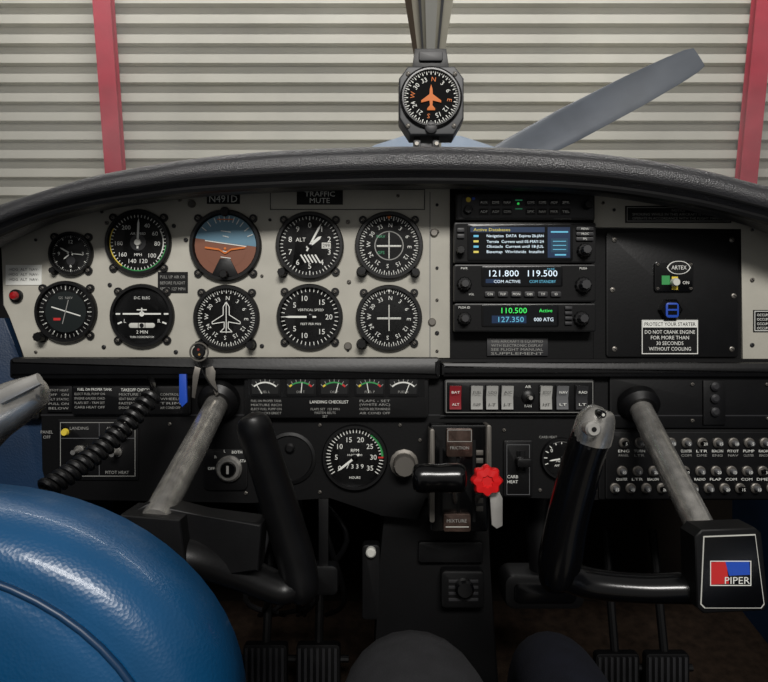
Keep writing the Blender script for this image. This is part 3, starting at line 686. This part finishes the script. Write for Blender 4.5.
# rudder pedals
def pedals(name,us,v,d):
    b=B(name,d)
    for u in us:
        b.box(u-22,v-12,u+22,v+34,-.015,0,BLK,2,r=4)
        for k in range(7): b.box(u-20+k*6,v-9,u-17+k*6,v+31,0,.003,DGREY,.4)
        p=b.P(u,v,-.01); b.tube([(*p,.007,.007),(p.x,p.y+.05,p.z+.20,.007,.007)],BLK2,10)
    b.tube([(*b.P(us[0]-30,v+8,-.02),.006,.006),(*b.P(us[-1]+30,v+8,-.02),.006,.006)],BLK,10); b.done()
pedals('rudder_pedals',(265,318),657,1.02); pedals('rudder_pedals',(618,668),666,1.02)
b=B('parking_brake_handle',.82); b.box(308,566,338,596,-.02,.0,BLK,3,r=6); b.box(318,500,328,568,-.012,-.006,BLK,1); b.done()
b=B('heater_duct',.90); b.box(505,575,585,610,-.05,.0,BLK,4,r=10); b.box(514,583,576,602,0,.004,BLKG,1,r=6)
b.tube(T([(545,580,.92,.02,.02),(540,530,.93,.02,.02),(545,480,.93,.02,.02)]),BLK,14,up=(0,1,0)); b.done()
b=B('wiring_bundle')
for k in range(7):
    x=random.uniform(270,350); b.tube(T([(x-20,490,.95,.004,.004),(x+random.uniform(-20,20),540,.93,.004,.004),(x+random.uniform(-30,15),600,1.0,.004,.004),(x+random.uniform(-40,15),615,1.10,.004,.004)]),random.choice((BLK,DGREY,BLK)),8,up=(0,1,0))
b.done()
# photographer's legs
b=B('person_legs')
def leg(pts,m): b.tube(spl(pts,8),m,24,up=(0,0,1))
leg([(.06,-.05,-.37,.080,.080),(.045,.18,-.325,.072,.070),(.028,.36,-.278,.060,.058),(.022,.44,-.262,.054,.052),(.020,.50,-.285,.051,.049),(.018,.53,-.35,.050,.048),(.018,.55,-.45,.050,.05),(.018,.57,-.60,.042,.042),(.018,.57,-.69,.04,.04)],CLOTH)
leg([(.14,-.05,-.40,.080,.080),(.150,.25,-.365,.060,.060),(.162,.50,-.335,.046,.046),(.166,.60,-.325,.040,.040),(.168,.66,-.345,.038,.038),(.170,.69,-.41,.040,.038),(.172,.70,-.52,.044,.042),(.172,.70,-.66,.04,.04)],NAVY)
b.done(sharp=80)

# ================================================================ AIRCRAFT NOSE
b=B('engine_cowling')
PB=mat('pale_blue_cowl_paint',(120,156,200),.3,coat=.4)
vs=[];fs=[];n=32
for j,(y,rx,rz,zc) in enumerate(((1.36,.55,.38,.02),(1.6,.50,.405,.090),(1.8,.42,.443,.142),(1.88,.36,.37,.18))):
    for i in range(n): 
        a=2*math.pi*i/n; vs.append(Vector((.135+rx*math.cos(a),y,zc+rz*math.sin(a))))
for j in range(3):
    for i in range(n): fs.append((j*n+i,j*n+(i+1)%n,(j+1)*n+(i+1)%n,(j+1)*n+i))
fs.append(list(range(n))); fs.append([3*n+i for i in range(n)])
b.add(vs,fs,PB); b.done()
b=B('propeller')
PD=1.98; hc=Vector(q(436,194,PD)); tip=Vector(q(699,57,PD)); ax=(tip-hc); L=ax.length; ax.normalize()
nz=Vector((0,1,0)); wd=ax.cross(nz).normalized()
PR=mat('propeller_grey_paint',(86,92,101),.45,.1,.12,12)
def blade(sg):
    st=((.05,.040,.035,60),(.15,.055,.022,40),(.3,.062,.014,25),(.5,.062,.010,16),(.75,.056,.007,10),(.9,.048,.005,8),(.97,.042,.004,8),(1.0,.034,.003,8))
    vs=[];fs=[];n=16
    for t,c,th,tw in st:
        a=math.radians(tw)
        cd=wd*sg*math.cos(a)+nz*math.sin(a); td=nz*math.cos(a)-wd*sg*math.sin(a)
        for i in range(n):
            k=2*math.pi*i/n; vs.append(hc+ax*sg*L*t+cd*c*math.cos(k)+td*th*math.sin(k))
    for j in range(len(st)-1):
        for i in range(n): fs.append((j*n+i,j*n+(i+1)%n,(j+1)*n+(i+1)%n,(j+1)*n+i))
    fs.append(list(range(n))); fs.append([(len(st)-1)*n+i for i in range(n)])
    b.add(vs,fs,PR)
blade(1); blade(-1)
b.tube([(hc.x,hc.y-.09,hc.z,.10,.10),(hc.x,hc.y,hc.z,.10,.10),(hc.x,hc.y+.1,hc.z,.10,.10),(hc.x,hc.y+.2,hc.z,.06,.06),(hc.x,hc.y+.24,hc.z,.01,.01)],PR,24)
b.done()

# ================================================================ HANGAR (world frame)
WY=5.6
CORR=mat('corrugated_siding',(182,180,170),.6,0.0,.14,1.0)
b=B('wall_front')
pitch=.150; dep=.085; prof=[(0,0),(.44,0),(.49,1),(.93,1),(1.0,0)]
z=0
vs=[];fs=[]
while z<5.2:
    for t,dq in prof[:-1]: 
        y=WY-dq*dep; vs+= [Vector((-7,y,z+t*pitch)),Vector((7,y,z+t*pitch))]
    z+=pitch
for i in range(len(vs)//2-1): fs.append((i*2,i*2+1,i*2+3,i*2+2))
b.add(vs,fs,CORR); b.done(world=True,sharp=20)
RP=mat('red_oxide_paint',(160,40,58),.55,0,.15,6)
for x0 in (-2.22,3.0):
    b=B('steel_column'); y=WY-.19
    for (ax0,ax1,ay0,ay1) in ((x0-.07,x0+.07,y,y+.012),(x0-.006,x0+.006,y+.012,y+.08),(x0-.07,x0+.07,y+.08,y+.092)):
        vs=[Vector((x,yy,z)) for z in (0,5.2) for x,yy in ((ax0,ay0),(ax1,ay0),(ax1,ay1),(ax0,ay1))]
        b.add(vs,[(0,1,2,3),(4,5,6,7),(0,1,5,4),(1,2,6,5),(2,3,7,6),(3,0,4,7)],RP)
    b.done(world=True)
b=B('floor'); b.add([Vector((x,y,z)) for z in (0,-.05) for x,y in ((-7,-4),(7,-4),(7,WY+.1),(-7,WY+.1))],[(0,1,2,3),(4,5,6,7),(0,1,5,4),(1,2,6,5),(2,3,7,6),(3,0,4,7)],mat('concrete_floor',(140,136,128),.8,0,.15,3)); b.done(world=True)

# ================================================================ LIGHTS
w=bpy.data.worlds.new('World'); sc.world=w; w.use_nodes=True
w.node_tree.nodes['Background'].inputs[0].default_value=(1.0,.98,.95,1); w.node_tree.nodes['Background'].inputs[1].default_value=.22
def area(name,loc,tgt,sx,sy,e,col=(1,.97,.93)):
    l=bpy.data.lights.new(name,'AREA'); l.shape='RECTANGLE'; l.size=sx; l.size_y=sy; l.energy=e; l.color=col
    o=bpy.data.objects.new(name,l); sc.collection.objects.link(o); o.location=loc
    o.rotation_euler=(Vector(tgt)-Vector(loc)).to_track_quat('-Z','Y').to_euler(); return o
area('added_area_light',(0,4.2,5.3),(0,5.4,2.4),7,.3,200,(1,.98,.95))  # added unseen lamp, steep above the siding so its recesses fall dark
area('added_area_light',(0.3,-2.0,4.3),(0,.9,1.6),1.8,.6,140)  # added fill from above and behind the open cabin, brightens the panel
cam=bpy.data.cameras.new('camera'); co=bpy.data.objects.new('camera',cam); sc.collection.objects.link(co)
cam.sensor_width=36; cam.lens=36*F/768; cam.clip_start=.01
co.matrix_world=W@Matrix.Rotation(math.pi/2,4,'X'); sc.camera=co
